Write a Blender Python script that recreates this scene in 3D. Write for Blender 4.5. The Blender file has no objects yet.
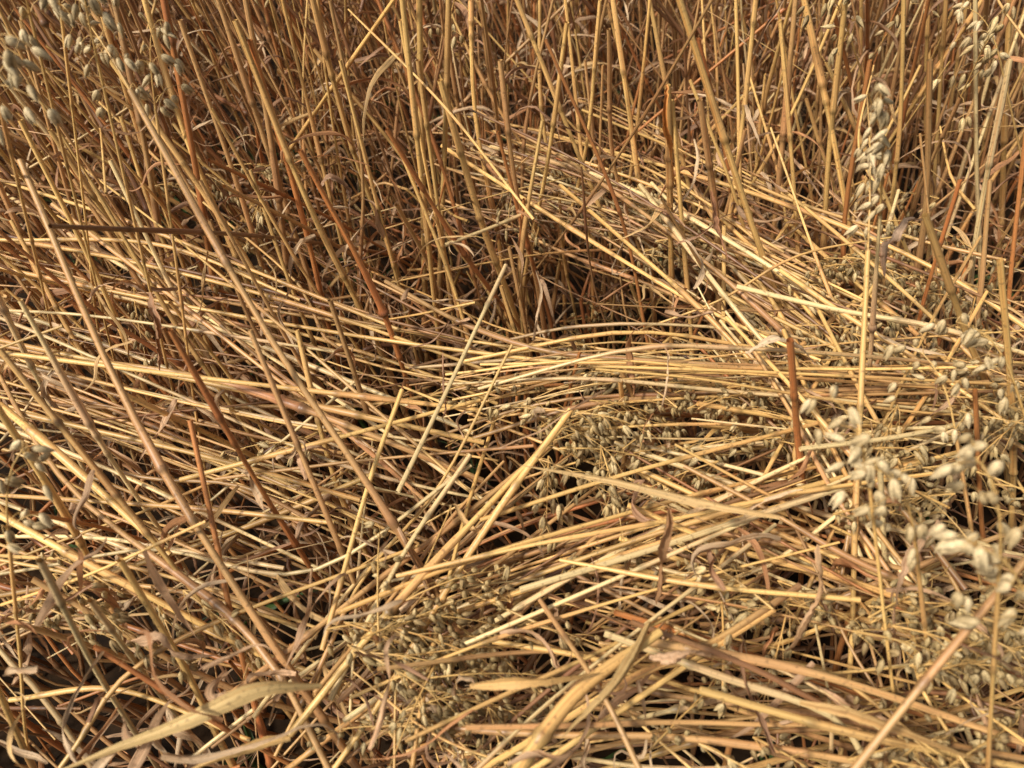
import bpy, math
import numpy as np
from mathutils import Matrix, Vector
rng = np.random.default_rng(11)
U = rng.uniform

# ------------------------------------------------------------------ camera
CAMZ, PITCH, F = 1.15, math.radians(48), 788.0
CAM = np.array([0, 0, CAMZ])
FW = np.array([0, math.cos(PITCH), -math.sin(PITCH)])
UP = np.array([0, math.sin(PITCH), math.cos(PITCH)])
RT = np.array([1.0, 0, 0])
def ray(u, v):
    return FW + RT*((u-512)/F) + UP*((384-v)/F)
def PH(u, v, h):
    d = ray(u, v); t = (h-CAMZ)/d[2]
    return CAM + d*t
def PY(u, v, y):
    d = ray(u, v); t = y/d[1]
    return CAM + d*t
def project(P):
    D = P-CAM
    z = D@FW
    return 512+F*(D@RT)/z, 384-F*(D@UP)/z, z

# ------------------------------------------------------------------ palette (linear)
PAL = dict(gold=(0.71, 0.45, 0.155), pale=(0.77, 0.58, 0.28), tan=(0.54, 0.315, 0.125),
           brown=(0.27, 0.138, 0.06), rust=(0.50, 0.205, 0.065))
LEAFPAL = [(0.60, 0.38, 0.215), (0.70, 0.50, 0.30), (0.42, 0.235, 0.13), (0.68, 0.44, 0.19), (0.54, 0.27, 0.12)]
SPPAL = [(0.54, 0.395, 0.18), (0.46, 0.33, 0.15), (0.64, 0.485, 0.245), (0.36, 0.25, 0.115)]
def pick(keys, p):
    return keys[rng.choice(len(keys), p=p)]

# ------------------------------------------------------------------ mesh buffer
class Buf:
    def __init__(s):
        s.v = []; s.f = []; s.c = []; s.st = []; s.m = []; s.n = 0
    def add(s, v, f, c, st, mat):
        s.v.append(v); s.f.append(f+s.n); s.c.append(c); s.st.append(st)
        s.m.append(np.full(len(f), mat, np.int32)); s.n += len(v)
    def mesh(s, name, mats, origin=None):
        v = np.concatenate(s.v).astype(np.float32)
        if origin is not None: v = v-np.asarray(origin, np.float32)
        f = np.concatenate(s.f).astype(np.int32); c = np.concatenate(s.c); st = np.concatenate(s.st)
        me = bpy.data.meshes.new(name)
        me.vertices.add(len(v)); me.vertices.foreach_set("co", v.ravel())
        me.loops.add(len(f)*4); me.loops.foreach_set("vertex_index", f.ravel())
        me.polygons.add(len(f)); me.polygons.foreach_set("loop_start", np.arange(0, len(f)*4, 4, dtype=np.int32))
        try: me.polygons.foreach_set("loop_total", np.full(len(f), 4, np.int32))
        except Exception: pass
        mi = np.concatenate(s.m)
        used = sorted(set(mi.tolist()))
        remap = np.zeros(8, np.int32)
        for i, k in enumerate(used):
            me.materials.append(mats[k]); remap[k] = i
        me.polygons.foreach_set("material_index", remap[mi])
        me.polygons.foreach_set("use_smooth", np.ones(len(f), bool))
        me.update(calc_edges=True)
        a = me.color_attributes.new("Col", 'FLOAT_COLOR', 'POINT')
        cc = np.ones((len(v), 4), np.float32); cc[:, :3] = np.clip(c, 0, 1)
        a.data.foreach_set("color", cc.ravel())
        b = me.attributes.new("st", 'FLOAT_VECTOR', 'POINT')
        b.data.foreach_set("vector", st.astype(np.float32).ravel())
        return me

def norm(a):
    return a/np.maximum(np.linalg.norm(a, axis=-1, keepdims=True), 1e-9)
def frames(P):
    T = norm(np.gradient(P, axis=0))
    m = T.mean(0)
    ref = np.array([0, 0, 1.0]) if abs(m[2]) < 0.75*np.linalg.norm(m) else np.array([0.3, 1.0, 0])
    S = norm(np.cross(T, ref)); W = np.cross(S, T)
    return T, S, W
def gridfaces(n, k, wrap):
    i = np.arange(n-1)[:, None]; j = np.arange(k if wrap else k-1)[None, :]
    j2 = (j+1) % k if wrap else j+1
    return np.stack([i*k+j, i*k+j2, (i+1)*k+j2, (i+1)*k+j], -1).reshape(-1, 4)
GF = {}
def gf(n, k, w):
    if (n, k, w) not in GF: GF[(n, k, w)] = gridfaces(n, k, w)
    return GF[(n, k, w)]
def tube(buf, P, R, C, sides, mat=0):
    n = len(P)
    T, S, W = frames(P)
    a = np.arange(sides)*2*math.pi/sides
    ca, sa = np.cos(a), np.sin(a)
    V = P[:, None]+R[:, None, None]*(ca[None, :, None]*S[:, None]+sa[None, :, None]*W[:, None])
    L = np.concatenate([[0], np.cumsum(np.linalg.norm(np.diff(P, axis=0), axis=1))])
    o = U(0, 60)
    st = np.empty((n, sides, 3)); st[..., 0] = ca*1.6+o; st[..., 1] = sa*1.6+o*0.37; st[..., 2] = (L*7)[:, None]
    col = np.repeat(np.asarray(C)[:, None], sides, 1) if np.ndim(C) == 2 else np.tile(C, (n, sides, 1))
    buf.add(V.reshape(-1, 3), gf(n, sides, True), col.reshape(-1, 3), st.reshape(-1, 3), mat)
def ribbon(buf, P, Wd, C, twist0, twist1, cup=0.3, k=5, mat=1, wav=0.15, calm=1.0):
    n = len(P)
    T, S, W = frames(P)
    tw = np.linspace(twist0, twist1, n)+.35*calm*np.sin(np.linspace(0, U(4, 14), n)+U(0, 6))
    A = np.cos(tw)[:, None]*S+np.sin(tw)[:, None]*W
    N = np.cross(T, A)
    x = np.linspace(-1, 1, k)
    ph = U(0, 6)
    wave = wav*np.sin(np.linspace(0, 9, n)+ph)+rng.normal(0, wav*.5, n)
    cupn = cup*(1+.8*calm*np.sin(np.linspace(0, U(3, 9), n)+U(0, 6)))
    fold = np.abs(x)[None, :]*cupn[:, None]*1.6
    edge_ = rng.normal(0, wav*.5, (n, k))*np.abs(x)[None, :]
    V = P[:, None]+(Wd[:, None]*0.5)[..., None]*(x[None, :, None]*A[:, None] *
        (1-0.40*np.minimum(np.abs(cupn), 1.5))[:, None, None]+(fold+wave[:, None]*x[None, :]+edge_)[..., None]*N[:, None])
    L = np.concatenate([[0], np.cumsum(np.linalg.norm(np.diff(P, axis=0), axis=1))])
    o = U(0, 60)
    st = np.empty((n, k, 3)); st[..., 0] = x*4.5+o; st[..., 1] = o*0.7; st[..., 2] = (L*9)[:, None]
    col = np.tile(C, (n, k, 1))*np.linspace(1.05, 0.85, n)[:, None, None]
    mid = 1+0.12*(x == 0)
    col = col*mid[None, :, None]
    buf.add(V.reshape(-1, 3), gf(n, k, False), col.reshape(-1, 3), st.reshape(-1, 3), mat)

def catmull(K, s):
    K = np.asarray(K, float)
    if len(K) == 2: return K[0]+(K[1]-K[0])*s[:, None]
    d = np.concatenate([[0], np.cumsum(np.linalg.norm(np.diff(K, axis=0), axis=1))]); d /= d[-1]
    E = np.vstack([2*K[0]-K[1], K, 2*K[-1]-K[-2]])
    i = np.clip(np.searchsorted(d, s, side='right')-1, 0, len(K)-2)
    t = ((s-d[i])/(d[i+1]-d[i]))[:, None]
    p0, p1, p2, p3 = E[i], E[i+1], E[i+2], E[i+3]
    return 0.5*((2*p1)+(-p0+p2)*t+(2*p0-5*p1+4*p2-p3)*t*t+(-p0+3*p1-3*p2+p3)*t**3)

# ------------------------------------------------------------------ spikelets
def body(rings, rad, sides, a0=0, a1=2*math.pi, wrap=True, flat=1.0, tilt=0.0, dx=0.0, zs=1.0):
    a = np.arange(sides)*2*math.pi/sides if wrap else np.linspace(a0, a1, sides)
    z = np.array(rings)*zs; r = np.array(rad)
    V = np.stack([np.cos(a)[None]*r[:, None]+dx, np.sin(a)[None]*r[:, None]*flat, np.tile(z[:, None], (1, sides))], -1).reshape(-1, 3)
    c, s = math.cos(tilt), math.sin(tilt)
    V = V@np.array([[c, 0, -s], [0, 1, 0], [s, 0, c]])
    return V, gf(len(z), sides, wrap)
def join(parts, shades):
    v = []; f = []; sh = []; n = 0
    for (V, Fc), s in zip(parts, shades):
        v.append(V); f.append(Fc+n); sh.append(np.full(len(V), s)); n += len(V)
    return np.concatenate(v), np.concatenate(f), np.concatenate(sh)
RG = [0, .1, .3, .55, .8, 1.0]
LOW = join([body([0, .2, .5, .8, 1], [.03, .13, .15, .09, .006], 5, flat=.8, zs=.95)], [1.0])
MID = join([body(RG, [.03, .10, .155, .135, .065, .008], 6, flat=.9, zs=.84),
            body(RG, [.03, .11, .175, .15, .07, .004], 5, a0=-1.7, a1=1.7, wrap=False, flat=.9, tilt=.13, dx=.010),
            body(RG, [.03, .11, .175, .15, .07, .004], 5, a0=math.pi-1.7, a1=math.pi+1.7, wrap=False, flat=.9, tilt=-.13, dx=-.010)],
           [.7, 1.05, 1.0])
FAT = join([body(RG, [.03, .12, .17, .155, .08, .008], 10, flat=.9, zs=.86),
            body(RG, [.03, .13, .19, .17, .08, .004], 8, a0=-1.7, a1=1.7, wrap=False, flat=.92, tilt=.12, dx=.010),
            body(RG, [.03, .13, .19, .17, .08, .004], 8, a0=math.pi-1.7, a1=math.pi+1.7, wrap=False, flat=.92, tilt=-.12, dx=-.010)],
           [.75, 1.05, 1.0])
def dirmats(D, roll):
    D = norm(D); ref = np.tile([0.31, 0.87, 0.2], (len(D), 1))
    X = norm(np.cross(D, ref)); Y = np.cross(D, X)
    c, s = np.cos(roll)[:, None], np.sin(roll)[:, None]
    X2 = c*X+s*Y; Y2 = np.cross(D, X2)
    return np.stack([X2, Y2, D], -1)
def spikelets(buf, P, D, L, C, tmpl, M=None):
    V, Fc, sh = tmpl
    if M is None: M = dirmats(D, U(0, 6.28, len(P)))
    W = np.einsum('nij,vj->nvi', M, V)*L[:, None, None]+P[:, None]
    n, k = len(P), len(V)
    col = C[:, None]*sh[None, :, None]*(1.08-0.2*V[:, 2])[None, :, None]
    st = np.tile(V*6, (n, 1, 1)); st[..., 0] += U(0, 60, n)[:, None]
    f = (Fc[None]+(np.arange(n)*k)[:, None, None]).reshape(-1, 4)
    buf.add(W.reshape(-1, 3), f, col.reshape(-1, 3), st.reshape(-1, 3), 2)

G = np.array([0, 0, -1.0])
def panicle(buf, P0, d, length, levels, per, nsp, tmpl, Ls=(.014, .019), droop=.7, spread=.75, colr=None, blen=(.03, .07), floor=None, pedi=False, collect=None, sides=3, tint=1.0):
    d = d/np.linalg.norm(d)
    tt = np.linspace(0, 1, 7)[:, None]
    rach = P0+d*length*tt+G*length*.45*droop*tt**2.2
    if floor is not None: rach[:, 2] = np.maximum(rach[:, 2], floor)
    base = np.array(colr if colr is not None else PAL['gold'])
    tube(buf, rach, np.linspace(.0011, .0004, 7), base*.9, 4, 0)
    perp = np.cross(d, [0.2, 0.3, 1.0]); perp /= np.linalg.norm(perp); perp2 = np.cross(d, perp)
    PP = []; DD = []
    for li in range(levels):
        t = .08+.9*li/max(levels-1, 1)
        p = rach[int(round(t*6))]
        k = max(1, int(round(per*(1-.6*t)+U(-.6, .6))))
        a0 = U(0, 6.28)
        for b in range(k):
            a = a0+b*6.28/k+U(-.5, .5)
            s = spread*U(.5, 1.1)
            bd = d*math.cos(s)+(perp*math.cos(a)+perp2*math.sin(a))*math.sin(s)
            bl = U(*blen)*(1.1-.6*t)
            q = np.linspace(0, 1, 5)[:, None]
            pts = p+bd*bl*q+G*bl*droop*q**2*U(.5, 1.1)
            if floor is not None: pts[:, 2] = np.maximum(pts[:, 2], floor+U(-.01, .01))
            tube(buf, pts, np.linspace(.0005, .00028, 5), base*.85, sides, 0)
            ns = max(1, int(round(nsp*U(.6, 1.4))))
            for j in range(ns):
                tq = 1.0 if j == 0 else U(.35, .95)
                pos = p+bd*bl*tq+G*bl*droop*tq**2*.8
                if j == 0: pos = pts[-1].copy()
                if floor is not None: pos[2] = max(pos[2], floor)
                if j > 0:
                    off = rng.normal(0, .004, 3)+G*.006
                    if pedi:
                        tube(buf, np.array([pos, pos+off*.5+[0, 0, .001], pos+off]), np.full(3, .0003), base*.85, 3, 0)
                    pos = pos+off
                PP.append(pos); DD.append(bd*.35+G*(.9 if droop > .3 else .1)+rng.normal(0, .28, 3))
    PP = np.array(PP); DD = np.array(DD)
    if collect is not None:
        collect.append((PP, norm(DD))); return
    c = np.array(SPPAL)[rng.integers(0, 4, len(PP))]*U(.75, 1.2, (len(PP), 1))*tint
    spikelets(buf, PP, DD, U(Ls[0], Ls[1], len(PP)), c, tmpl)

def dryleaf(buf, p, d, length, width, droop, C, n=12, k=3, curl=1.0, twist=2.0):
    step = length/(n-1); pts = [p]; d = d/np.linalg.norm(d)
    cd = rng.normal(0, 1, 3)*curl*2.2/n
    for i in range(n-1):
        d = d+G*droop/n*1.6+cd*(i/n)*2+rng.normal(0, .08, 3)
        if i == int(n*.6) and curl > .8: cd = -cd*1.5
        d = d/np.linalg.norm(d); p = p+d*step; pts.append(p)
    q = np.linspace(0, 1, n)
    w = width*np.clip(np.minimum(.55+q*2.5, 1)*(1-q**1.8)+.05, .05, 1)
    t0 = U(0, 3.1)
    ribbon(buf, np.array(pts), w, C, t0, t0+U(-1, 1)*twist, cup=U(-1, 1), k=k)

# ------------------------------------------------------------------ plant specs
SPECS = []
HOL = []
for (a, b_, c, d_) in [(585, 300, 80, 42), (375, 405, 60, 26), (180, 690, 160, 70), (790, 642, 60, 26), (330, 585, 45, 38), (640, 600, 45, 22),
                       (240, 225, 80, 34), (110, 330, 70, 20), (900, 345, 50, 20), (480, 520, 30, 35), (560, 720, 40, 22), (150, 480, 70, 22), (950, 520, 40, 26),
                       (290, 350, 55, 20), (60, 440, 40, 20), (280, 520, 50, 24), (740, 330, 30, 16)]:
    c0 = PH(a, b_, .42); ex = abs(PH(a+c, b_, .42)[0]-c0[0]); ey = abs(PH(a, b_-d_, .42)[1]-c0[1])
    HOL.append((c0[0], c0[1], ex, ey))
def in_hollow(P):
    m = 0
    for (x, y, ex, ey) in HOL:
        m = max(m, float((((P[:, 0]-x)/ex)**2+((P[:, 1]-y)/ey)**2 < 1).sum()))
    return m
def stem_spec(ctrl, r0, r1, col, col2=None, kind='straw', leaves=0, pan=None, hero=False):
    ctrl = np.array(ctrl, float)
    if kind == 'straw' and not hero:
        h = in_hollow(catmull(ctrl, np.linspace(0, 1, 12)))
        if h >= 1 and U() < .42+.12*h: return
    d = dict(ctrl=ctrl, r0=r0, r1=r1, col=np.array(PAL[col])*U(.72, 1.14), cname=col,
             col2=np.array(PAL[col2]) if col2 else None, kind=kind, leaves=leaves, pan=pan, hero=hero)
    SPECS.append(d); return d
def eval_stem(sp, n, nodes):
    s = np.linspace(0, 1, n)
    L = np.linalg.norm(np.diff(sp['ctrl'], axis=0), axis=1).sum()
    if nodes:
        ns = sp.setdefault('nodes', np.sort(U(.08, .92, max(1, int(L/.17)))))
        ex = []
        for x in ns: ex += [x-.006/L, x-.002/L, x+.002/L, x+.006/L]
        s = np.unique(np.clip(np.concatenate([s, ex]), 0, 1))
    P = catmull(sp['ctrl'], s)
    R = sp['r0']+(sp['r1']-sp['r0'])*s
    C = np.tile(sp['col'], (len(s), 1))
    if sp['col2'] is not None:
        w = np.clip(1-s/.6, 0, 1)[:, None]; C = C*(1-w)+sp['col2']*w
    if nodes:
        for x in ns:
            dd = np.abs(s-x)*L
            R = R*(1+.38*np.exp(-(dd/.0035)**2))
            C = C*(1-.5*np.exp(-(dd/.005)**2))[:, None]
            ab = (s > x) & (s < x+.09/L)
            R[ab] *= 1.18; C[ab] = C[ab]*np.array([.96, .90, .93])
    return s, P, R, C

def jit(s): return rng.normal(0, s)
NB = .64
def bundle(pts, n, sp0, sp1, rr=(.0014, .0033), cols=('gold', 'pale', 'tan', 'brown', 'rust'), p=(.38, .16, .28, .11, .07), hs=.034, cut=.15, loose=.6, up=0.0, thin=.28):
    if len(p) == 4: p = tuple(p)+(0,)
    K = [np.array(q, float) for q in pts]
    for i in range(max(2, int(n*NB))):
        o = U(-1, 1); dh = jit(hs)-.015+up
        a, b = K[0], K[-1]
        dv = (b-a)[:2]; Lp = np.linalg.norm(dv); dv /= Lp; nv = np.array([-dv[1], dv[0]])
        o0 = o*sp0*1.2+jit(sp0*.4); o1 = (o*.55+U(-1, 1)*.7)*sp1*1.2+jit(sp1*.4)
        aj = jit(.10*loose)*Lp*.5
        if U() < .10*loose: aj = jit(.45)*Lp*.5
        o0 -= aj; o1 += aj
        t0 = U(0, cut); t1 = 1-U(0, cut)
        m = 5
        KK = np.array(K)
        tt = np.linspace(t0, t1, m)
        Q = catmull(KK, tt)
        if len(K) > 2:
            lin = Q[0]+(Q[-1]-Q[0])*((tt-t0)/(t1-t0))[:, None]
            wst = U(0, .7); Q = Q*(1-wst)+(lin+(Q[2]-lin[2])*.5)*wst
        C = []
        for j in range(m):
            oo = o0+(o1-o0)*tt[j]
            u, v = Q[j, :2]+nv*oo
            C.append(PH(u, v, max(.06, Q[j, 2]+dh)))
        C = np.array(C)
        C[1:4] += rng.normal(0, .0022, (3, 3))
        Lc = np.linalg.norm(C[-1]-C[0])
        bow = jit(.020)*Lc
        C[:, 2] += bow*np.array([0, .75, 1, .75, 0])+np.linspace(-1, 1, m)*jit(.024)
        bx = jit(.020)*Lc; C[:, 0] += bx*np.array([0, .75, 1, .75, 0])
        if U() < .13:
            C[3:] += rng.normal(0, .03, 3)*np.array([1, 1, .4]); C[4] += rng.normal(0, .035, 3)
        r = U(*rr) if U() > thin else U(.0008, .0016)
        if U() < .5: C = C[::-1]
        stem_spec(C, r, r*U(.6, .9), cols[rng.choice(len(cols), p=p)], kind='straw', leaves=int(U() < .45),
                  col2='brown' if U() < .12 else None)
# left mat
bundle([(-140, 120, .44), (150, 210, .42), (440, 350, .36)], 20, 62, 45, loose=.8)
bundle([(-140, 225, .44), (200, 315, .43), (560, 405, .42)], 32, 58, 30, loose=.8)
bundle([(-140, 320, .42), (160, 410, .40), (450, 520, .36)], 32, 60, 36, loose=.8)
bundle([(-140, 420, .42), (100, 485, .38), (370, 590, .33)], 28, 55, 36, loose=.8)
bundle([(-140, 540, .36), (120, 600, .32), (370, 675, .28)], 18, 60, 36, loose=.8)
bundle([(-80, 640, .34), (180, 540, .38), (420, 400, .42)], 22, 70, 46)
bundle([(10, 480, .43), (470, 390, .44)], 14, 40, 24)
bundle([(60, 130, .50), (280, 320, .46), (490, 510, .38)], 36, 70, 40)
# centre upper sweep
bundle([(430, 150, .38), (640, 210, .44), (870, 370, .44)], 44, 30, 28, rr=(.0014, .0030), loose=.7, p=(.42, .14, .30, .08, .06))
bundle([(440, 165, .44), (640, 215, .46), (860, 320, .46)], 22, 18, 24, rr=(.0012, .0028), loose=.6, p=(.45, .2, .30, .05))
bundle([(540, 120, .36), (760, 220, .42), (1060, 350, .44)], 22, 40, 40, loose=.8)
bundle([(400, 180, .34), (740, 330, .38)], 12, 36, 30)
bundle([(640, 180, .46), (760, 300, .47), (860, 410, .45)], 14, 22, 14, rr=(.0020, .0034), loose=.6, p=(.5, .25, .2, .05))
bundle([(340, 250, .42), (520, 350, .42), (720, 380, .42)], 14, 22, 14)
# ridge
bundle([(410, 430, .38), (620, 362, .50), (1080, 384, .46)], 44, 26, 26, rr=(.0009, .0026), p=(.5, .25, .2, .05), loose=.4)
bundle([(560, 400, .45), (1100, 420, .42)], 20, 26, 26, loose=.6)
bundle([(660, 432, .47), (1000, 425, .46)], 12, 12, 10, rr=(.0018, .003), p=(.6, .3, .1, 0), loose=.4)
# lower fan
bundle([(310, 690, .26), (560, 550, .40), (900, 480, .45)], 42, 48, 34, rr=(.0014, .0032), loose=.5)
bundle([(390, 640, .30), (700, 520, .44), (990, 425, .46)], 24, 36, 24, p=(.55, .30, .15, 0), loose=.5)
bundle([(290, 770, .33), (400, 560, .40), (480, 390, .42)], 22, 34, 26, rr=(.0016, .003), loose=.5)
bundle([(160, 820, .34), (380, 650, .38), (620, 430, .43)], 24, 46, 34, loose=.5)
bundle([(540, 600, .42), (760, 650, .42), (1100, 745, .40)], 42, 50, 50)
bundle([(440, 690, .36), (930, 720, .38)], 20, 40, 50)
bundle([(600, 470, .44), (830, 560, .44), (1100, 650, .42)], 26, 44, 46)
bundle([(410, 830, .38), (600, 660, .44), (790, 550, .45)], 28, 44, 36, rr=(.0016, .0034))
bundle([(340, 780, .34), (920, 630, .42)], 20, 40, 50)
bundle([(560, 800, .40), (1060, 700, .42)], 20, 50, 50)
bundle([(700, 300, .47), (800, 420, .45), (910, 580, .42)], 18, 30, 34)
bundle([(970, 220, .52), (860, 400, .46), (730, 610, .40)], 16, 40, 40)
bundle([(740, 230, .46), (920, 350, .46), (1100, 480, .44)], 24, 40, 40)
bundle([(1060, 480, .5), (880, 560, .46), (680, 650, .42)], 14, 40, 40)
bundle([(820, 430, .48), (900, 600, .45), (1040, 800, .42)], 20, 50, 50)
# long stiff straws resting on top of the mat
TP = dict(up=.05, rr=(.0020, .0034), p=(.52, .28, .16, .02, .02), thin=.1, hs=.012)
bundle([(-140, 170, .44), (180, 255, .43), (480, 385, .40)], 10, 60, 34, loose=.6, **TP)
bundle([(-140, 310, .44), (180, 380, .43), (500, 440, .42)], 13, 60, 30, loose=.6, **TP)
bundle([(-140, 420, .42), (100, 495, .40), (380, 590, .37)], 12, 55, 34, loose=.6, **TP)
bundle([(-120, 540, .42), (140, 610, .38), (340, 690, .33)], 8, 60, 34, loose=.6, **TP)
bundle([(300, 700, .40), (560, 570, .45), (860, 480, .46)], 16, 42, 34, loose=.5, **TP)
bundle([(300, 760, .40), (420, 590, .42), (560, 430, .44)], 12, 36, 30, loose=.5, **TP)
bundle([(400, 640, .40), (680, 540, .45), (980, 430, .47)], 9, 34, 26, loose=.4, **TP)
bundle([(560, 600, .44), (800, 660, .45), (1090, 750, .44)], 12, 44, 44, loose=.6, **TP)
bundle([(430, 800, .43), (600, 680, .45), (800, 560, .46)], 11, 40, 34, loose=.6, **TP)
bundle([(620, 480, .46), (850, 560, .46), (1090, 640, .46)], 9, 40, 40, loose=.6, **TP)
bundle([(440, 150, .42), (640, 225, .46), (860, 360, .46)], 11, 24, 22, loose=.5, **TP)
bundle([(420, 700, .42), (940, 740, .44)], 8, 36, 40, loose=.7, **TP)
bundle([(740, 240, .48), (920, 350, .48), (1080, 470, .46)], 8, 36, 36, loose=.6, **TP)
bundle([(760, 300, .48), (840, 450, .48), (960, 640, .46)], 9, 40, 40, loose=.6, **TP)
# deeper fill seen through the gaps
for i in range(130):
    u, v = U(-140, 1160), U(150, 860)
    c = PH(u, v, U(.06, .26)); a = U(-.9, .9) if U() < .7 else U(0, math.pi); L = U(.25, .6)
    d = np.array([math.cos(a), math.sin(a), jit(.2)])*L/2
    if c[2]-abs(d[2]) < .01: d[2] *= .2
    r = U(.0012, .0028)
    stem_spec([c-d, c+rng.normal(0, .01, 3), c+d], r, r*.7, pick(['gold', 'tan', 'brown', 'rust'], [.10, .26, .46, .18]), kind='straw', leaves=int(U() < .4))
# thin cross straws
for i in range(190):
    u, v = U(-120, 1140), U(20, 840)
    h = U(.28, .50) if v > 200 else U(.15, .7)
    c = PH(u, v, h); a = U(0, math.pi); L = U(.18, .5)
    d = np.array([math.cos(a), math.sin(a)*.8, jit(.28)])*L/2
    m = c+rng.normal(0, .014, 3)
    r = U(.0006, .0022)
    stem_spec([c-d, m, c+d], r, r*.7, pick(['gold', 'pale', 'tan', 'brown'], [.4, .2, .25, .15]), kind='straw', leaves=int(U() < .3))

# ---- hero lying straws
def lie(pts, r, col, r1=None, leaves=0):
    stem_spec([PH(*p) for p in pts], r, r1 or r*.8, col, kind='straw', hero=True, leaves=leaves)
lie([(398, 492, .50), (452, 380, .54), (506, 265, .58)], .0026, 'pale')
lie([(402, 390, .53), (370, 480, .51), (322, 650, .47)], .0026, 'gold')
lie([(800, 449, .55), (890, 438, .55), (976, 421, .55)], .0026, 'pale')
lie([(590, 366, .54), (760, 372, .55), (1040, 386, .52)], .0018, 'gold')
lie([(445, 245, .5), (490, 228, .5), (528, 212, .5)], .0028, 'pale')
lie([(0, 310, .49), (110, 318, .50), (335, 352, .48)], .0019, 'pale')
lie([(-60, 395, .48), (200, 455, .47), (360, 500, .44)], .0028, 'gold')
lie([(60, 768, .42), (160, 650, .45), (420, 545, .47)], .0022, 'gold')
lie([(290, 735, .45), (400, 600, .49), (560, 430, .52)], .0034, 'gold')
lie([(330, 700, .45), (400, 560, .48), (470, 455, .50)], .0028, 'pale')
lie([(520, 590, .50), (650, 550, .51), (850, 485, .53)], .0032, 'pale')
lie([(480, 520, .48), (640, 470, .50), (830, 420, .51)], .0024, 'gold')
lie([(505, 790, .55), (575, 695, .56), (660, 632, .56)], .0056, 'gold', .0036, 1)
lie([(640, 640, .53), (820, 675, .52), (1030, 745, .50)], .0038, 'tan', .0028)
lie([(700, 690, .52), (860, 735, .51), (1060, 775, .50)], .0034, 'gold')
lie([(830, 800, .58), (930, 675, .64), (1050, 530, .70)], .0029, 'tan', .0020, 1)
lie([(0, 405, .52), (60, 455, .51), (170, 555, .46)], .0040, 'gold')
lie([(0, 515, .50), (100, 570, .48), (270, 660, .40)], .0036, 'gold')
lie([(640, 330, .46), (720, 300, .50), (800, 255, .54), (905, 235, .54)], .0014, 'gold')
lie([(560, 185, .48), (680, 290, .50), (750, 360, .49)], .0030, 'gold')
lie([(640, 185, .52), (720, 290, .51), (770, 350, .49)], .0034, 'pale')
lie([(0, 240, .5), (160, 245, .5), (300, 300, .47)], .0026, 'gold')
lie([(180, 480, .48), (330, 440, .50), (480, 400, .50)], .0026, 'gold')
lie([(10, 700, .36), (120, 690, .38), (250, 740, .36)], .0026, 'gold')
lie([(0, 180, .5), (150, 230, .5), (400, 330, .46)], .0026, 'gold')
lie([(-20, 350, .52), (220, 380, .51), (480, 410, .49)], .0028, 'gold')
lie([(640, 770, .52), (600, 690, .53), (540, 600, .50)], .0024, 'tan')
lie([(860, 600, .54), (700, 585, .53), (560, 560, .50)], .0024, 'gold')

# ---- standing plants
def stand_hero(u0, v0, h0, u1, v1, dy, r, col, col2=None, leaves=1, pan=None, bow=0.0, h1=None):
    b = PH(u0, v0, h0)
    t = PH(u1, v1, h1) if h1 is not None else PY(u1, v1, b[1]+dy)
    d = (t-b)/max(t[2]-b[2], .1)
    d[:2] = np.clip(d[:2], -.7, .7)
    root = b-d*h0*.8; root[2] = 0
    m = (b+t)/2; m[0] += bow
    stem_spec([root, b, m, t], r, r*.80, col, col2, kind='plant', leaves=leaves, pan=pan, hero=True)
stand_hero(442, 372, .25, 398, -40, 0.02, .0038, 'gold', 'rust', 1)
stand_hero(425, 300, .22, 418, -60, 0.0, .0052, 'gold', 'tan', 2)
stand_hero(455, 330, .22, 418, 60, 0.0, .0036, 'gold', 'tan', 1)
stand_hero(415, 558, .46, 130, 90, 0, .0036, 'tan', 'rust', 2, pan='near', bow=-.01, h1=.80)
stand_hero(290, 670, .44, 20, 160, 0, .0036, 'tan', 'rust', 2, pan=None, bow=-.02, h1=.76)
stand_hero(240, 650, .42, 190, 420, 0.1, .0030, 'rust', 'rust', 1, h1=.60)
stand_hero(345, 560, .44, 250, 330, 0.1, .0028, 'tan', 'rust', 1, h1=.66)
stand_hero(200, 600, .44, 0, 350, 0.1, .0030, 'gold', 'rust', 1, h1=.66)
stand_hero(790, 345, .34, 670, -30, 0.05, .0046, 'gold', None, 1)
stand_hero(672, 330, .30, 668, 85, 0.0, .0042, 'gold', 'rust', 2)
stand_hero(692, 350, .30, 672, 100, 0.05, .0036, 'gold', 'rust', 1)
stand_hero(640, 310, .26, 505, -30, 0.1, .0036, 'gold', 'tan', 1)
stand_hero(610, 292, .2, 585, 60, 0.1, .0030, 'tan', None, 1)
stand_hero(845, 720, .36, 868, 250, 0, .0028, 'gold', 'tan', 2, pan='tall', h1=.70)
stand_hero(862, 480, .3, 880, 215, 0, .0020, 'pale', 'tan', 1, pan='tall', h1=.72)
stand_hero(803, 510, .40, 790, 340, 0.0, .0034, 'rust', 'rust', 1)
stand_hero(1000, 430, .42, 925, 215, 0.0, .0038, 'gold', 'tan', 2)
stand_hero(1000, 240, .2, 1012, -60, 0.0, .0048, 'gold', 'tan', 1)
stand_hero(930, 240, .2, 950, -60, 0.0, .0036, 'gold', 'tan', 1)
stand_hero(985, 600, .3, 975, 390, 0.05, .0028, 'rust', None, 0)
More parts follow.
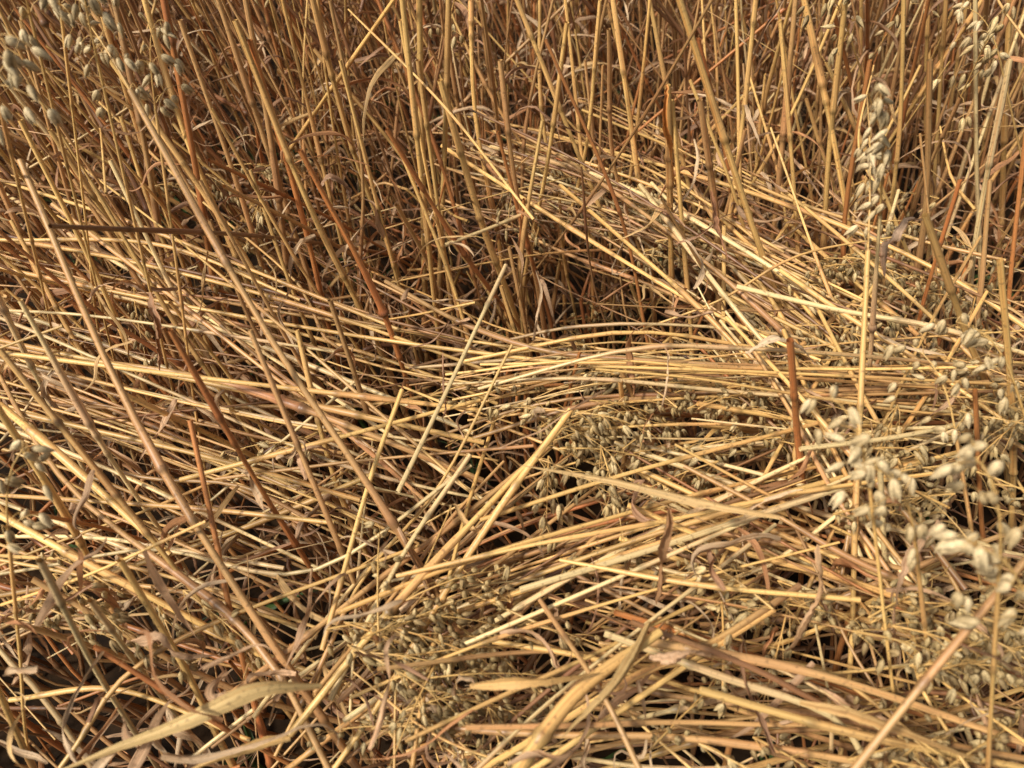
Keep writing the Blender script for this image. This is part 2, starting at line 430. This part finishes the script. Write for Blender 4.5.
for (a, b_, c, d_) in [(305, 265, 205, -40), (350, 280, 270, -50), (400, 280, 300, -50), (480, 300, 370, -20), (185, 270, 85, -40), (130, 270, -20, -30),
                       (250, 290, 130, -50), (560, 230, 540, -40), (590, 250, 560, -50), (820, 290, 850, -40), (740, 270, 735, -40), (880, 280, 905, -50),
                       (700, 240, 640, -50), (500, 250, 470, -50), (980, 310, 975, -40), (770, 260, 800, -50), (380, 350, 235, 20), (300, 350, 110, 60),
                       (520, 330, 440, 80), (200, 350, 50, 130), (860, 310, 800, -20), (960, 360, 1010, 60), (620, 250, 655, -50), (440, 270, 450, -50),
                       (345, 440, 200, 180), (260, 450, 90, 180), (180, 560, 20, 300), (330, 600, 170, 330), (120, 620, -20, 380), (480, 380, 400, 150),
                       (720, 330, 700, 100), (900, 350, 930, 60), (950, 440, 990, 180), (540, 300, 500, 60), (760, 310, 690, 80), (1010, 540, 1000, 260),
                       (90, 480, -30, 240), (280, 330, 180, 20), (150, 400, 20, 120), (920, 700, 880, 470), (760, 620, 800, 430), (220, 320, 160, -20),
                       (420, 420, 300, 150), (60, 330, -40, 100), (330, 330, 250, 40), (230, 400, 110, 160), (360, 300, 330, 0), (100, 300, 20, 20),
                       (460, 320, 400, 20), (410, 330, 340, 60), (170, 300, 110, -20), (290, 290, 240, -30), (900, 420, 960, 180), (1000, 380, 1030, 100),
                       (840, 330, 870, 60), (650, 270, 610, -20), (560, 260, 600, 0), (720, 280, 760, -40), (800, 300, 780, 20), (520, 250, 560, -30),
                       (140, 740, 40, 560), (230, 760, 120, 560), (60, 720, -20, 560), (180, 720, 90, 600), (310, 420, 210, 220), (390, 480, 330, 300)]:
    stand_hero(a, b_, .30, c, d_, U(0, .12), U(.0026, .0048) if b_ < 400 else U(.0022, .0038), pick(['gold', 'pale', 'tan', 'rust'], [.54, .10, .22, .14]), pick(['tan', 'rust', 'brown'], [.40, .40, .2]), int(U(1, 4.2)), bow=jit(.010))
stand_hero(40, 780, .3, -90, 500, 0.05, .0030, 'gold', 'brown', 1)
# seed heads close to the viewer
for (a, b_, c, d_, h) in [(905, 800, 870, 490, .69), (1090, 620, 1015, 385, .63), (980, 900, 1000, 560, .72), (1060, 860, 1030, 620, .70),
                         (180, 420, 95, 50, .83), (120, 380, 30, 15, .87), (60, 360, -5, 85, .86), (30, 760, 8, 530, .62), (1060, 330, 1000, 60, .70),
                         (200, 440, 155, 105, .76), (940, 760, 915, 540, .66), (100, 340, 60, 5, .85), (1000, 700, 955, 430, .60)]:
    stand_hero(a, b_, .34, c, d_, 0, .0016, 'gold', 'tan', 0, pan='near', h1=h)

def leanx(x):
    return np.interp(x, [-2.5, -1.2, -.5, 0, .5, 1.2, 2.5], [-.30, -.30, -.24, -.18, -.16, -.22, -.25])
def edge(x):
    return np.interp(x, [-3, -1.3, -.8, -.3, 0, .12, .4, .6, .8, 1.2, 3], [.6, .75, .82, .86, 1.1, 1.28, 1.30, 1.15, 1.0, .85, .7])
n = 0
for i in range(6400):
    x = U(-2.9, 2.9); y = U(.6, 3.3)
    if abs(x) > .72*y+.35: continue
    if y > 2.2 and U() < .3: continue
    e = y-edge(x)
    if e < 0 or U() > .16+e/.42: continue
    Ht = U(.60, .95)
    if e < .25: Ht *= U(.7, 1)
    lx = leanx(x)+jit(.16); ly = jit(.15)-.02
    if U() < .22: lx += jit(.5); ly += jit(.3)
    b = np.array([x, y, 0.0])
    bend = np.array([jit(.07), jit(.07), 0])
    K = [b+np.array([lx*t, ly*t, t])*Ht+bend*t*t for t in (0, .35, .7, 1)]
    r = U(.0014, .0040)
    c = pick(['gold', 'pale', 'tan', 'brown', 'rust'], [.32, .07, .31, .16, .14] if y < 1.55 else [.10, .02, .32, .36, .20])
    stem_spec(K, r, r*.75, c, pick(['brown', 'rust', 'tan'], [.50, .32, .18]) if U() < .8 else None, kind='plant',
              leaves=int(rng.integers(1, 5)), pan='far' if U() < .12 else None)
    n += 1
print("standing", n)
for i in range(290):
    x = U(-.95, 1.05); y = U(.2, 1.35)
    if y > edge(x)+.1: continue
    if x > -.1 and U() < .45: continue
    if y < .6 and U() < .4: continue
    Ht = U(.45, .75) if y > .7 else U(.4, .55)
    lx = -.45+jit(.22) if x < 0 else -.15+jit(.3); ly = .12+jit(.22)
    K = [np.array([x, y, 0])+np.array([lx*t, ly*t, t])*Ht+np.array([jit(.012), jit(.012), 0]) for t in (0, .35, .7, 1)]
    r = U(.0016, .0036)
    stem_spec(K, r, r*.8, pick(['gold', 'tan', 'rust', 'brown'], [.38, .36, .18, .08]), pick(['rust', 'brown', 'tan'], [.42, .38, .20]), kind='plant', leaves=int(rng.integers(0, 4)))
n = 0
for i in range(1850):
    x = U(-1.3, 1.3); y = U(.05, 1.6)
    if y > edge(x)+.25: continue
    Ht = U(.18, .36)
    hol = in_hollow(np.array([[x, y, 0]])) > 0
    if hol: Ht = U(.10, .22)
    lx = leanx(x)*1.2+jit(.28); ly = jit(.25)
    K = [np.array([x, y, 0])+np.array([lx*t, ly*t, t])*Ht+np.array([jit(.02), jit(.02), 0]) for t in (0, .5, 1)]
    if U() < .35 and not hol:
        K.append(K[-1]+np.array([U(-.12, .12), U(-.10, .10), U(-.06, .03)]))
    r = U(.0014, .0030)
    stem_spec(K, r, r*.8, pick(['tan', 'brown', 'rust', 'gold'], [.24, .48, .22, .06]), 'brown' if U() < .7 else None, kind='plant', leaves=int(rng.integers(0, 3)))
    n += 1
print("under", n)

# ---- visibility ranking (which individuals show largest)
W4, H4 = 256, 192
zb = np.full(W4*H4, 1e9); rec = []
for k, sp in enumerate(SPECS):
    P = catmull(sp['ctrl'], np.linspace(0, 1, 110))
    u, v, z = project(P)
    ok = (u > 0) & (u < 1023) & (v > 0) & (v < 767) & (z > .1)
    idx = (v[ok]//4).astype(int)*W4+(u[ok]//4).astype(int)
    zz = z[ok]; rec.append((idx, zz)); np.minimum.at(zb, idx, zz)
score = np.zeros(len(SPECS))
for k, (idx, zz) in enumerate(rec):
    if len(idx):
        vis = zz <= zb[idx]+.004
        score[k] = len(np.unique(idx[vis]))*SPECS[k]['r0']/zz.mean()
    if SPECS[k]['hero']: score[k] += 10
kinds = np.array([s['kind'] for s in SPECS])
chosen = set()
for kd, lim in (('straw', 300), ('plant', 300)):
    ids = np.where(kinds == kd)[0]; ids = ids[np.argsort(-score[ids])][:lim]
    chosen |= set(ids.tolist())

# ------------------------------------------------------------------ materials
def make_mat(name, rough, spec, transl, speck, stripe_lo=.68, stripe_hi=1.22, bump=.25, blotch=0.0):
    m = bpy.data.materials.new(name); m.use_nodes = True
    nt = m.node_tree; N = nt.nodes; L = nt.links
    N.clear()
    out = N.new('ShaderNodeOutputMaterial'); b = N.new('ShaderNodeBsdfPrincipled')
    col = N.new('ShaderNodeAttribute'); col.attribute_name = 'Col'
    st = N.new('ShaderNodeAttribute'); st.attribute_name = 'st'
    n1 = N.new('ShaderNodeTexNoise'); n1.inputs['Scale'].default_value = 1.7; n1.inputs['Detail'].default_value = 4
    L.new(st.outputs['Vector'], n1.inputs['Vector'])
    r1 = N.new('ShaderNodeMapRange'); r1.inputs['From Min'].default_value = .3; r1.inputs['From Max'].default_value = .7
    r1.inputs['To Min'].default_value = stripe_lo; r1.inputs['To Max'].default_value = stripe_hi
    L.new(n1.outputs['Fac'], r1.inputs['Value'])
    mx = N.new('ShaderNodeVectorMath'); mx.operation = 'SCALE'
    L.new(col.outputs['Color'], mx.inputs[0]); L.new(r1.outputs['Result'], mx.inputs['Scale'])
    # weathered reddish-brown stretches along the stalk
    n3 = N.new('ShaderNodeTexNoise'); n3.inputs['Scale'].default_value = .55; n3.inputs['Detail'].default_value = 2
    L.new(st.outputs['Vector'], n3.inputs['Vector'])
    r3 = N.new('ShaderNodeMapRange'); r3.inputs['From Min'].default_value = .50; r3.inputs['From Max'].default_value = .70
    r3.inputs['To Max'].default_value = blotch
    L.new(n3.outputs['Fac'], r3.inputs['Value'])
    mb = N.new('ShaderNodeMix'); mb.data_type = 'RGBA'; mb.blend_type = 'MULTIPLY'
    L.new(r3.outputs['Result'], mb.inputs['Factor']); L.new(mx.outputs['Vector'], mb.inputs[6]); mb.inputs[7].default_value = (.82, .58, .42, 1)
    geo = N.new('ShaderNodeNewGeometry')
    n2 = N.new('ShaderNodeTexNoise'); n2.inputs['Scale'].default_value = 260; n2.inputs['Detail'].default_value = 3
    L.new(geo.outputs['Position'], n2.inputs['Vector'])
    r2 = N.new('ShaderNodeMapRange'); r2.inputs['From Min'].default_value = .58; r2.inputs['From Max'].default_value = .70
    r2.inputs['To Max'].default_value = speck
    L.new(n2.outputs['Fac'], r2.inputs['Value'])
    mm = N.new('ShaderNodeMix'); mm.data_type = 'RGBA'
    L.new(r2.outputs['Result'], mm.inputs['Factor']); L.new(mb.outputs[2], mm.inputs[6])
    mm.inputs[7].default_value = (.14, .07, .03, 1)
    L.new(mm.outputs[2], b.inputs['Base Color'])
    b.inputs['Roughness'].default_value = rough
    b.inputs['Specular IOR Level'].default_value = spec
    bp = N.new('ShaderNodeBump'); bp.inputs['Strength'].default_value = bump; bp.inputs['Distance'].default_value = .0006
    L.new(n1.outputs['Fac'], bp.inputs['Height']); L.new(bp.outputs['Normal'], b.inputs['Normal'])
    if transl > 0:
        t = N.new('ShaderNodeBsdfTranslucent'); L.new(mm.outputs[2], t.inputs['Color'])
        ms = N.new('ShaderNodeMixShader'); ms.inputs[0].default_value = transl
        L.new(b.outputs[0], ms.inputs[1]); L.new(t.outputs[0], ms.inputs[2]); L.new(ms.outputs[0], out.inputs[0])
    else: L.new(b.outputs[0], out.inputs[0])
    return m
MATS = [make_mat("dry_straw", .44, .5, 0, .55, blotch=.65), make_mat("dry_leaf", .6, .35, .25, .5, .55, 1.25, .6, blotch=.5), make_mat("oat_husk", .55, .4, .12, .35, .65, 1.25, .5),
        make_mat("green_weed", .55, .4, .3, .1)]

def add_leaf(buf, sp, P, s, hi):
    i = rng.integers(int(len(P)*.15), max(int(len(P)*.85), 2))
    p = P[i]; t = norm(np.gradient(P, axis=0)[i])
    side = norm(rng.normal(0, 1, 3)*np.array([1, 1, .3]))
    d = t*U(.3, 1)+side*U(.4, 1)
    C = np.array(LEAFPAL[rng.choice(5, p=[.3, .22, .20, .12, .16])])*U(.75, 1.15)
    st = sp['kind'] == 'plant'
    dryleaf(buf, p, d, U(.08, .23) if st else U(.06, .17), U(.003, .0095), U(.8, 2.4) if st else U(.4, 1.3), C, n=18 if hi else 9, k=5 if hi else 3, curl=U(.3, 2.2), twist=U(2, 9))
col = bpy.context.scene.collection
def addobj(name, data, loc=(0, 0, 0), parent=None):
    o = bpy.data.objects.new(name, data); col.objects.link(o); o.location = loc
    if parent is not None: o.parent = parent
    return o
CN = dict(gold='golden', pale='pale', tan='tan', brown='dull brown', rust='rusty')
SPM = []
for i in range(6):
    b = Buf()
    cc = np.array([(.60, .46, .25), (.51, .38, .195), (.68, .53, .30)][i % 3])
    spikelets(b, np.zeros((1, 3)), None, np.array([1.0]), cc[None], FAT if i < 3 else MID, M=np.eye(3)[None])
    SPM.append(b.mesh("spikelet", MATS))

stuff_plant = Buf(); stuff_straw = Buf()
for k, sp in enumerate(SPECS):
    if k in chosen:
        s, P, R, C = eval_stem(sp, 18, True)
        base = P[0].copy()
        b = Buf(); tube(b, P, R, C, 8)
        cn = CN[sp['cname']]
        lean = np.linalg.norm((P[-1]-P[0])[:2])/max(abs(P[-1][2]-P[0][2]), .01)
        nl = sp['leaves']
        if sp['kind'] == 'straw':
            top = addobj("oat_straw", b.mesh("oat_straw", MATS, base), base)
            thick = 'thick' if sp['r0'] > .0026 else ('thin' if sp['r0'] < .0015 else 'dry')
            top['label'] = f"{thick} {cn} oat straw lying on flattened crop" + (" with withered leaf" if nl else "")
            top['category'] = "straw"; top['group'] = "fallen oat straws lying on the flattened crop"
        else:
            top = addobj("oat_plant", None, base)
            top.empty_display_size = .02
            addobj("stem", b.mesh("stem", MATS, base), (0, 0, 0), top)
            Lh = P[-1][2]
            pos = "leaning over" if lean > .45 else ("leaning slightly" if lean > .18 else "standing upright")
            if Lh < .45: lab = f"{cn} broken oat stalk {pos} beneath matted straw"
            elif sp['pan']: lab = f"{cn} oat stalk {pos} with ripe seed head"
            else: lab = f"{cn} oat stalk {pos} in the standing crop"
            top['label'] = lab; top['category'] = "oat plant"; top['group'] = "oat plants growing in the field"
        for j in range(nl):
            lb = Buf(); add_leaf(lb, sp, P, s, True)
            addobj("leaf", lb.mesh("leaf", MATS, base), (0, 0, 0), top)
        if sp['pan']:
            pb = Buf(); d = P[-1]-P[-3]
            if sp['pan'] in ('near', 'tall'):
                cl = []
                if sp['pan'] == 'tall':
                    panicle(pb, P[-1], d, .15, 6, 3.4, 1.4, MID, droop=.35, spread=.26, blen=(.012, .032), pedi=True, collect=cl)
                else:
                    panicle(pb, P[-1], d, .12, 5, 3.2, 1.8, MID, droop=.9, spread=.8, blen=(.015, .05), pedi=True, collect=cl)
                po = addobj("panicle", pb.mesh("panicle", MATS, base), (0, 0, 0), top)
                PP, DD = cl[0]
                PP = PP[:98]; DD = DD[:98]
                M = dirmats(DD, U(0, 6.28, len(PP)))
                tall = sp['pan'] == 'tall'
                for q in range(len(PP)):
                    o = addobj("spikelet", SPM[int(rng.integers(3, 6)) if tall else int(rng.integers(0, 3))], (0, 0, 0), po)
                    mt = Matrix(M[q].tolist()).to_4x4()@Matrix.Scale(U(.013, .017), 4)
                    mt.translation = Vector((PP[q]-base).tolist())
                    o.matrix_local = mt
            else:
                panicle(pb, P[-1], d, U(.12, .2), 5, 3, 1.8, MID, droop=U(.3, .9))
                addobj("panicle", pb.mesh("panicle", MATS, base), (0, 0, 0), top)
    else:
        buf = stuff_straw if sp['kind'] == 'straw' else stuff_plant
        y = sp['ctrl'][0][1]
        far = y > 1.9
        s, P, R, C = eval_stem(sp, 6 if far else 7, not far)
        tube(buf, P, R, C, 5 if far else 6)
        nl = sp['leaves'] if not far else min(sp['leaves'], 1)
        for j in range(nl): add_leaf(buf, sp, P, s, False)
        if sp['pan']:
            panicle(buf, P[-1], P[-1]-P[-2], U(.12, .2), 4, 3, 1.4, LOW, droop=U(.3, .9))
o = addobj("oat_crop", stuff_plant.mesh("oat_crop", MATS)); o['kind'] = 'stuff'
o['label'] = "dense dry brown oat crop standing in the field"; o['category'] = "crop"
o = addobj("straw_mat", stuff_straw.mesh("straw_mat", MATS)); o['kind'] = 'stuff'
o['label'] = "tangled mat of thin dry straw on flattened crop"; o['category'] = "straw"

# ------------------------------------------------------------------ fallen seed heads in the mat (clustered)
for (cu, cv, su, sv, h, cnt) in [(640, 402, 66, 11, .50, 19), (560, 440, 38, 18, .48, 12), (380, 650, 28, 28, .48, 15), (430, 710, 30, 16, .45, 7),
        (465, 605, 42, 13, .45, 6), (690, 248, 48, 16, .44, 9), (550, 190, 50, 14, .45, 12), (600, 310, 40, 22, .22, 4),
        (850, 255, 40, 22, .50, 10), (790, 325, 36, 20, .50, 9), (980, 405, 36, 10, .55, 9), (905, 475, 36, 28, .53, 9), (748, 600, 24, 18, .50, 8),
        (880, 615, 30, 22, .53, 9), (985, 640, 34, 38, .54, 9), (90, 598, 60, 12, .46, 7), (925, 750, 50, 12, .52, 9),
        (740, 750, 40, 12, .49, 4), (950, 300, 40, 30, .50, 8), (200, 180, 60, 20, .46, 5), (640, 470, 66, 22, .47, 6), (760, 440, 46, 14, .49, 6), (560, 400, 320, 200, .42, 10)]:
    for i in range(cnt):
        u, v = cu+jit(su), cv+jit(sv)
        p = PH(u, v, h+jit(.015)); a = U(0, 6.28)
        if U() < .6: a = U(-.7, .5)
        d = np.array([math.cos(a), math.sin(a), U(-.1, .35)])
        b = Buf()
        panicle(b, p, d, U(.06, .12), 5, 3.0, 1.8, MID, Ls=(.012, .0165), droop=U(.5, .9), spread=U(.4, .75), blen=(.012, .035), floor=h-.06, tint=U(.75, 1.05))
        t = addobj("oat_seed_head", b.mesh("oat_seed_head", MATS, p), p)
        t['label'] = "greyish brown oat seed head lying among matted straw"; t['category'] = "oat head"; t['group'] = "fallen oat seed heads in the matted straw"

# ------------------------------------------------------------------ individual dry leaves
def hleaf(pts, w, C, tw=(0, .6), cup=.4, k=7, kind="fallen", calm=1.0, wav=.10):
    K = [PH(*p) for p in pts]; s = np.linspace(0, 1, 34)
    P = catmull(K, s)+rng.normal(0, .0004*calm, (34, 3)); b = Buf()
    wd = w*np.clip(np.minimum(.3+s*2.2, 1)*(1-s**1.6)+.05, .05, 1)*(1+rng.normal(0, .03*calm, 34))
    ribbon(b, P, wd, np.array(C), tw[0], tw[1], cup=cup, k=k, wav=wav, calm=calm)
    t = addobj("dry_leaf", b.mesh("dry_leaf", MATS, P[0]), P[0])
    t['label'] = f"withered {kind} oat leaf blade caught on the straw"; t['category'] = "leaf"; t['group'] = "withered leaves on the straw"
hleaf([(780, 517, .59), (700, 500, .59), (610, 480, .58), (520, 465, .57)], .013, (.68, .46, .20), (0, .3), kind="long golden", calm=.3, wav=.04)
hleaf([(322, 684, .54), (260, 688, .57), (190, 718, .57), (50, 775, .54)], .018, (.72, .51, .22), (-.1, .5), .45, kind="broad golden", calm=.3, wav=.06)
hleaf([(290, 738, .52), (250, 745, .52), (180, 775, .50)], .013, (.68, .43, .16), (0, .5), .5, kind="short golden", calm=.5, wav=.07)
hleaf([(668, 508, .60), (662, 550, .56), (655, 605, .50)], .014, (.48, .27, .13), (.3, 2.0), .9, kind="curled brown")
hleaf([(885, 275, .64), (890, 240, .68), (905, 218, .69), (925, 220, .68)], .012, (.62, .42, .27), (0, 2), .6, kind="curled pinkish")
hleaf([(88, 300, .56), (98, 286, .58), (125, 283, .58), (150, 295, .56)], .009, (.64, .42, .26), (0, 2), kind="curled pinkish")
hleaf([(150, 292, .58), (155, 330, .55), (160, 385, .50)], .013, (.42, .23, .12), (.5, 2), .8, kind="hanging brown")
hleaf([(745, 352, .57), (775, 338, .59), (800, 345, .58), (815, 365, .55)], .011, (.68, .52, .33), (0, 1), kind="pale")
hleaf([(820, 545, .58), (822, 590, .55), (800, 640, .52), (780, 655, .52)], .013, (.56, .35, .18), (0, 3.5), .8, kind="curled brown")
hleaf([(650, 655, .57), (690, 650, .59), (715, 655, .57)], .013, (.60, .38, .22), (0, 2.5), .6, kind="curled brown")
hleaf([(666, 85, .74), (664, 120, .71), (676, 190, .60)], .012, (.68, .30, .08), (.3, 1.4), .6, kind="orange")
hleaf([(470, 685, .58), (540, 680, .59), (600, 672, .57)], .013, (.68, .41, .15), (0, .7), kind="golden", calm=.4)
hleaf([(800, 700, .58), (860, 712, .59), (980, 760, .55)], .014, (.66, .41, .16), (0, .7), .6, kind="golden brown", calm=.5)
hleaf([(130, 640, .50), (160, 632, .52), (180, 655, .50), (215, 655, .48)], .013, (.56, .36, .21), (0, 3), .8, kind="curled brown")
hleaf([(305, 480, .5), (300, 452, .52), (318, 445, .52), (335, 455, .5)], .011, (.56, .34, .19), (0, 2), kind="curled brown")
hleaf([(650, 620, .57), (620, 680, .58), (560, 740, .58)], .014, (.66, .45, .19), (.2, .8), .7, kind="broad tan", calm=.5)
hleaf([(940, 520, .58), (900, 590, .56), (895, 650, .52)], .010, (.62, .39, .22), (.2, 2), .7, kind="hanging tan")
hleaf([(712, 190, .62), (716, 225, .58), (728, 262, .54)], .010, (.50, .26, .14), (.2, 2), .7, kind="hanging brown")
hleaf([(318, 190, .64), (330, 178, .66), (345, 188, .64), (350, 215, .60)], .011, (.54, .35, .22), (.2, 2.5), .7, kind="curled brown")
for i in range(270):
    u, v = U(-40, 1060), U(20, 800)
    if 480 < u < 650 and 240 < v < 340: continue
    p = PH(u, v, U(.38, .58)); b = Buf()
    C = np.array(LEAFPAL[rng.choice(5, p=[.34, .28, .12, .13, .13])])*U(.8, 1.12)
    dryleaf(b, p, rng.normal(0, 1, 3)*np.array([1, 1, .5]), U(.05, .15), U(.0028, .0085), U(.1, .9), C, n=22, k=5, curl=U(.5, 2.4), twist=U(2, 10))
    t = addobj("dry_leaf", b.mesh("dry_leaf", MATS, p), p)
    t['label'] = "curled withered oat leaf caught in matted straw"; t['category'] = "leaf"; t['group'] = "withered leaves on the straw"

# ------------------------------------------------------------------ green weeds at soil level
wb = Buf()
for i in range(110):
    x = U(-1.4, 1.4); y = U(.2, 2.2)
    for j in range(5):
        a = U(0, 6.28)
        dryleaf(wb, np.array([x, y, .01]), np.array([math.cos(a), math.sin(a), 1.0]), U(.04, .12), U(.005, .014), .8, np.array([.055, .10, .025])*U(.7, 1.4), n=7, k=3, curl=.3, twist=.5)
for q in range(len(wb.m)): wb.m[q][:] = 3
o = addobj("ground_weeds", wb.mesh("ground_weeds", MATS)); o['kind'] = 'stuff'
o['label'] = "sparse small green weeds growing under the crop"; o['category'] = "weeds"

# ------------------------------------------------------------------ ground
nx = 140
g = np.concatenate([np.linspace(-60, -4, 20), np.linspace(-3.8, 3.8, nx-40), np.linspace(4, 60, 20)])
X, Y = np.meshgrid(g, g+2)
Z = (np.sin(X*9+np.sin(Y*7))*.008+rng.normal(0, .006, X.shape))*(np.abs(X) < 3.9)
gb = Buf(); n_ = len(g)
gb.add(np.stack([X, Y, Z], -1).reshape(-1, 3), gridfaces(n_, n_, False), np.ones((n_*n_, 3)), np.zeros((n_*n_, 3)), 0)
gm = bpy.data.materials.new("soil"); gm.use_nodes = True
N = gm.node_tree.nodes; L = gm.node_tree.links; bs = N['Principled BSDF']; bs.inputs['Roughness'].default_value = .95
bs.inputs['Specular IOR Level'].default_value = .15
tc = N.new('ShaderNodeNewGeometry'); nz = N.new('ShaderNodeTexNoise'); nz.inputs['Scale'].default_value = 22; nz.inputs['Detail'].default_value = 8
cr = N.new('ShaderNodeValToRGB'); cr.color_ramp.elements[0].position = .35; cr.color_ramp.elements[0].color = (.010, .006, .0035, 1)
cr.color_ramp.elements[1].position = .7; cr.color_ramp.elements[1].color = (.04, .022, .010, 1)
L.new(tc.outputs['Position'], nz.inputs['Vector']); L.new(nz.outputs['Fac'], cr.inputs['Fac']); L.new(cr.outputs['Color'], bs.inputs['Base Color'])
bp = N.new('ShaderNodeBump'); bp.inputs['Distance'].default_value = .01; L.new(nz.outputs['Fac'], bp.inputs['Height']); L.new(bp.outputs['Normal'], bs.inputs['Normal'])
o = addobj("ground", gb.mesh("ground", [gm])); o['kind'] = 'structure'
o['label'] = "dark brown field soil beneath the oat crop"; o['category'] = "ground"

# ------------------------------------------------------------------ light + camera
sc = bpy.context.scene
w = bpy.data.worlds.new("World"); sc.world = w; w.use_nodes = True
N = w.node_tree.nodes; L = w.node_tree.links
bg = N['Background']; sky = N.new('ShaderNodeTexSky'); sky.sky_type = 'NISHITA'; sky.sun_disc = False
EL, AZ = 50, -118
sky.sun_elevation = math.radians(EL); sky.sun_rotation = math.radians(AZ)
sky.dust_density = 5
hs = N.new('ShaderNodeHueSaturation'); hs.inputs['Saturation'].default_value = .3
L.new(sky.outputs[0], hs.inputs['Color']); L.new(hs.outputs[0], bg.inputs['Color']); bg.inputs['Strength'].default_value = .10
sd = bpy.data.lights.new("sun", 'SUN'); sd.energy = 4.7; sd.angle = math.radians(7); sd.color = (1, .93, .82)
so = bpy.data.objects.new("sun", sd); col.objects.link(so)
az = math.radians(AZ); el = math.radians(EL)
sv = Vector((math.sin(az)*math.cos(el), math.cos(az)*math.cos(el), math.sin(el)))
so.rotation_euler = sv.to_track_quat('Z', 'Y').to_euler()
cd = bpy.data.cameras.new("camera"); cd.sensor_width = 36; cd.lens = 36*F/1024; cd.clip_start = .02; cd.clip_end = 300
cd.dof.use_dof = True; cd.dof.focus_distance = .98; cd.dof.aperture_fstop = 6
co = bpy.data.objects.new("camera", cd); col.objects.link(co); co.location = CAM.tolist()
co.rotation_euler = (math.pi/2-PITCH, 0, 0); sc.camera = co
sc.view_settings.view_transform = 'Standard'; sc.view_settings.look = 'None'; sc.view_settings.exposure = 0
